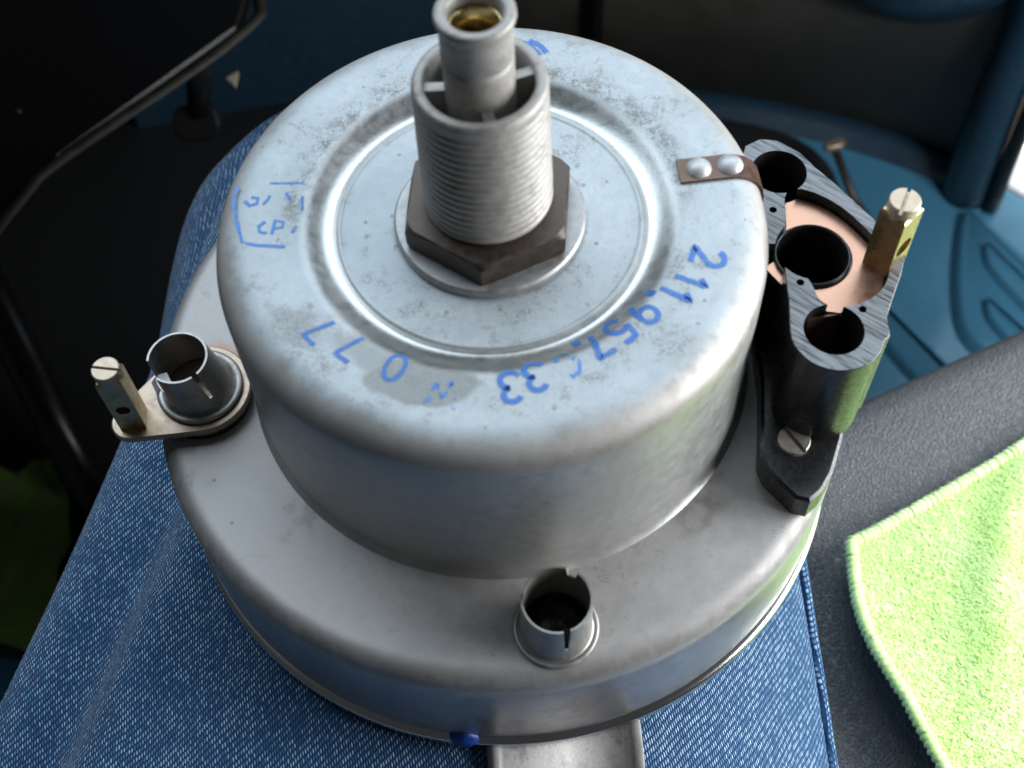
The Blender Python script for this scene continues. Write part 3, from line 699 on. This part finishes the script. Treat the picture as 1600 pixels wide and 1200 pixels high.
blk_v, blk_f = boolean(prism(jag, -31.2, ZT, .12), cut)
blk = obj('connector_block', (blk_v, blk_f), [M_bake, M_scrape], sp_, angle=42)
blk['label'] = 'black moulded connector block with three round wells'
for p in blk.data.polygons:
    if p.normal.z > .9 and (p.center.z*1000-69) > ZT-.3: p.material_index = 1
bp = [(42.9, -13.5), (41.6, -21.5), (40.4, -27.2), (41.0, -30.2), (44.6, -35.4), (46.8, -36.2), (49.0, -34.6), (51.2, -31.6), (54.0, -25.6), (56.4, -18.0), (58.6, -8), (57.6, 2), (53.5, 12), (48.5, 18), (44.0, 15), (43.6, 2)]
base = obj('base_foot', prism(bp, -36.9, -31.2, .5), M_bake, blk, angle=30)
sl = [(6.05, -31), (6.05, -12.0), (5.95, -11.5), (5.8, -11.35), (5.6, -11.5), (5.5, -12.2), (5.45, -31)]
obj('well_sleeve', lathe(sl, 60, (50.1, -3.0)), M_bake, blk)
for c, rr in (((47.4, 12.9), 4.7), ((50.1, -3.0), 6.2), ((50.2, -18.2), 4.8)):
    obj('well_bottom', prism(circle(c, rr-.25, 32), -31.1, -30.3), M_cabblk, blk, smooth=False)
def copper():
    inner = offset(pocket, -.35)
    pv = prism(inner, -12.55, -12.15)
    return boolean(pv, [prism(circle((47.4, 12.9), 4.9), -20, 0), prism(circle((50.1, -3.0), 6.35), -20, 0), prism(circle((50.2, -18.2), 4.7), -20, 0), prism([(40, -7), (46.6, -6.6), (46.6, 1.5), (40, 1.5)], -20, 0)])
obj('copper_strip', copper(), M_copper, blk, smooth=False)
obj('copper_tongue', xform(box(-2.4, 2.4, -.2, .2, -18, -.1), 8, (49.6, -14.2, -12.3), rx=-13), M_brown, blk, smooth=False)
obj('copper_tab', xform(box(-.9, .9, -2.0, 2.0, -12.6, -12.2), 30, (44.2, -5.6, 0)), M_copper, blk, smooth=False)
obj('terminal_post', post_bar((61.0, -4.9), 4.6, 4.6, -12.2, 1.0, 40, -6.4, 1.75), M_brass, blk, angle=30)
obj('terminal_screw', slot_screw((61.0, -4.9), 2.35, .3, 3.0, 62, .55, .9), M_screw, blk, angle=30)
obj('fixing_screw', slot_screw((46.0, -25.6), 2.65, -32, -30.2, -62, .75, .8), M_steel, blk, angle=30)

# ------------------------------------------------------------------ bracket tab and paint seal below the rim
def tabmesh():
    prof = [(-40, -66.8), (-58, -66.8), (-63, -67.0), (-67, -68.2), (-72, -71), (-80, -77), (-90, -85)]
    xs = [(-7.4, -1.2), (-6.9, .15), (-6.0, .5), (-5.2, .2), (-4.4, -.2), (6, -.2), (6.3, -.55), (16.5, -.55), (17.4, 0), (18.3, .35), (19.0, .2), (19.3, -1.2)]
    V, F = [], []; n = len(xs)
    for lay in (0, -1.2):
        for y, z in prof:
            for x, dz in xs: V.append((x-.012*(y+58)*0, y, z+dz*(1 if lay == 0 else .2)+lay))
    m = len(prof)
    for i in range(m-1):
        for k in range(n-1):
            a = i*n+k; F.append((a, a+1, a+n+1, a+n)); b = m*n+a; F.append((b, b+n, b+n+1, b+1))
        for k in (0, n-1):
            a = i*n+k; F.append((a, a+n, m*n+a+n, m*n+a))
    for i in (0, m-1):
        for k in range(n-1): a = i*n+k; F.append((a, a+1, m*n+a+1, m*n+a))
    return V, F
obj('bracket_tab', tabmesh(), M_tab, sp_, angle=50)
def blob():
    V, F = [], []; nu, nv = 22, 12
    for j in range(nv+1):
        for i in range(nu):
            a = 2*PI*i/nu; q = j/nv; rr = math.sin(q*PI/2); h = math.cos(q*PI/2)*1.7
            s_ = 1+.22*noise.noise(Vector((math.cos(a)*1.4, math.sin(a)*1.4, 3)))
            along = -11.0+2.7*rr*s_*math.cos(a); z = -64.6+2.4*rr*s_*math.sin(a); ang = math.radians(-90)+along/60.4
            R = 60.35+h
            V.append((R*math.cos(ang), R*math.sin(ang), z))
    for j in range(nv):
        for i in range(nu): F.append((j*nu+i, j*nu+(i+1) % nu, (j+1)*nu+(i+1) % nu, (j+1)*nu+i))
    return V, F
obj('paint_seal', blob(), M_blue, sp_)

# ------------------------------------------------------------------ blue stamped writing on the can
def A_(cx, cy, rx, ry, a0, a1, n=10): return [(cx+rx*math.cos(math.radians(a0+(a1-a0)*i/n)), cy+ry*math.sin(math.radians(a0+(a1-a0)*i/n))) for i in range(n+1)]
G = {
 '0': [A_(0, .5, .27, .47, 0, 360, 24)],
 '1': [[(-.14, .74), (.06, .97), (.06, .02)]],
 '2': [A_(0, .70, .27, .27, 165, -35, 12)+[(-.27, .03), (.29, .03)]],
 '3': [A_(-.01, .74, .24, .23, 160, -85, 12)+A_(-.01, .27, .28, .26, 85, -160, 12)],
 '5': [[(.24, .97), (-.18, .97), (-.23, .56)]+A_(0, .31, .28, .30, 130, -150, 14)],
 '7': [[(-.27, .96), (.27, .96), (-.06, .02)]],
 '9': [A_(0, .68, .26, .28, 0, 360, 20), [(.26, .68), (.22, .35), (.02, .03)]],
 '.': [[(-.12, .10), (.12, .10)], [(-.12, .02), (.12, .02)]],
 'W': [[(-.42, .97), (-.2, .03), (0, .8), (.2, .03), (.42, .97)]],
}
def ribbon(pts, w, z=1.235):
    P = [Vector(p) for p in pts]; V, F = [], []; n = len(P)
    for i in range(n):
        t = (P[min(i+1, n-1)]-P[max(i-1, 0)]); t = t.normalized() if t.length > 0 else Vector((1, 0)); nn = Vector((-t.y, t.x))
        ww = w*(.9+.25*noise.noise(Vector((P[i].x, P[i].y, 4))))
        for s_ in (-.5, .5):
            q = P[i]+nn*s_*ww; V.append((q.x, q.y, top_z(math.hypot(q.x, q.y))+.07))
    for i in range(n-1): F.append((2*i, 2*i+1, 2*i+3, 2*i+2))
    return V, F
def glyph(ch, c, h, up_deg, w=.72):
    up = Vector((math.cos(math.radians(up_deg)), math.sin(math.radians(up_deg)))); rt = Vector((up.y, -up.x)); parts = []
    for st_ in G[ch]:
        pts = []
        for i in range(len(st_)-1):
            a, b = Vector(st_[i]), Vector(st_[i+1]); k_ = max(1, int((b-a).length*16))
            for q in range(k_): pts.append(a.lerp(b, q/k_))
        pts.append(Vector(st_[-1]))
        parts.append(ribbon([tuple(Vector(c)+rt*p.x*h+up*(p.y-.5)*h) for p in pts], w))
    return merge(*parts)
for ch, x, y, up in (('2', 31.0, -12.0, -22), ('1', 28.0, -15.7, -30), ('1', 25.5, -17.8, -35), ('.', 23.6, -18.6, -40), ('9', 20.5, -20.5, -45), ('5', 16.9, -23.1, -52), ('7', 13.6, -25.2, -59), ('.', 11.6, -26.0, -63), ('0', 9.0, -28.3, -69), ('3', 4.4, -29.9, -80), ('3', .9, -31.4, -86)):
    obj('stamped_digit', glyph(ch, (x+.2, y+.6), 5.0, up, 1.02), M_inkf if ch == '0' else M_ink, can, smooth=False)
for ch, x, y, up, mm in (('W', -8.2, -31.6, -104, M_inkf), ('0', -14.6, -26.6, -119, M_ink), ('7', -20.6, -22.8, -131, M_ink), ('7', -25.0, -19.6, -140, M_ink)):
    obj('stamped_digit', glyph(ch, (x-.1, y+.5), 4.8, up, .75), mm, can, smooth=False)
def sh(p): return [(x+.3, y-1.0) for x, y in p]
hexm = merge(ribbon(sh([(-33.5, 9.7), (-28.2, 9.3)]), .5), ribbon(sh([(-38.3, 9.6), (-38.9, 7.3), (-38.4, 3.5), (-37.3, -1.2), (-35.2, -2.0), (-30.8, -2.7)]), .6), ribbon(sh([(-28.4, 6.8), (-28.4, 4.0)]), .45),
    ribbon(sh([(-37.2, 6.6), (-36.4, 5.6), (-35.3, 5.9), (-35.2, 7.0), (-36.2, 7.2)]), .65), ribbon(sh([(-34.4, 5.6), (-33.6, 6.6), (-33.4, 7.3)]), .55), ribbon(sh([(-31.0, 7.6), (-30.2, 6.2)]), .5),
    ribbon(sh([(-33.9, 2.3), (-34.9, 1.5), (-34.7, .4), (-33.6, .1)]), .6), ribbon(sh([(-32.9, -.2), (-32.4, 2.4), (-31.2, 2.0), (-31.3, 1.0), (-32.4, .9)]), .6), ribbon(sh([(-29.2, 1.0), (-29.9, -.2)]), .5))
obj('stamped_emblem', hexm, M_inkf2, can, smooth=False)
obj('stamped_mark', merge(ribbon([(7.2, 34.6), (8.3, 33.8), (9.5, 32.2), (9.9, 31.4)], 1.6), ribbon([(8.6, 35.0), (10.4, 33.6), (11.2, 32.0)], 1.1)), M_ink, can, smooth=False)
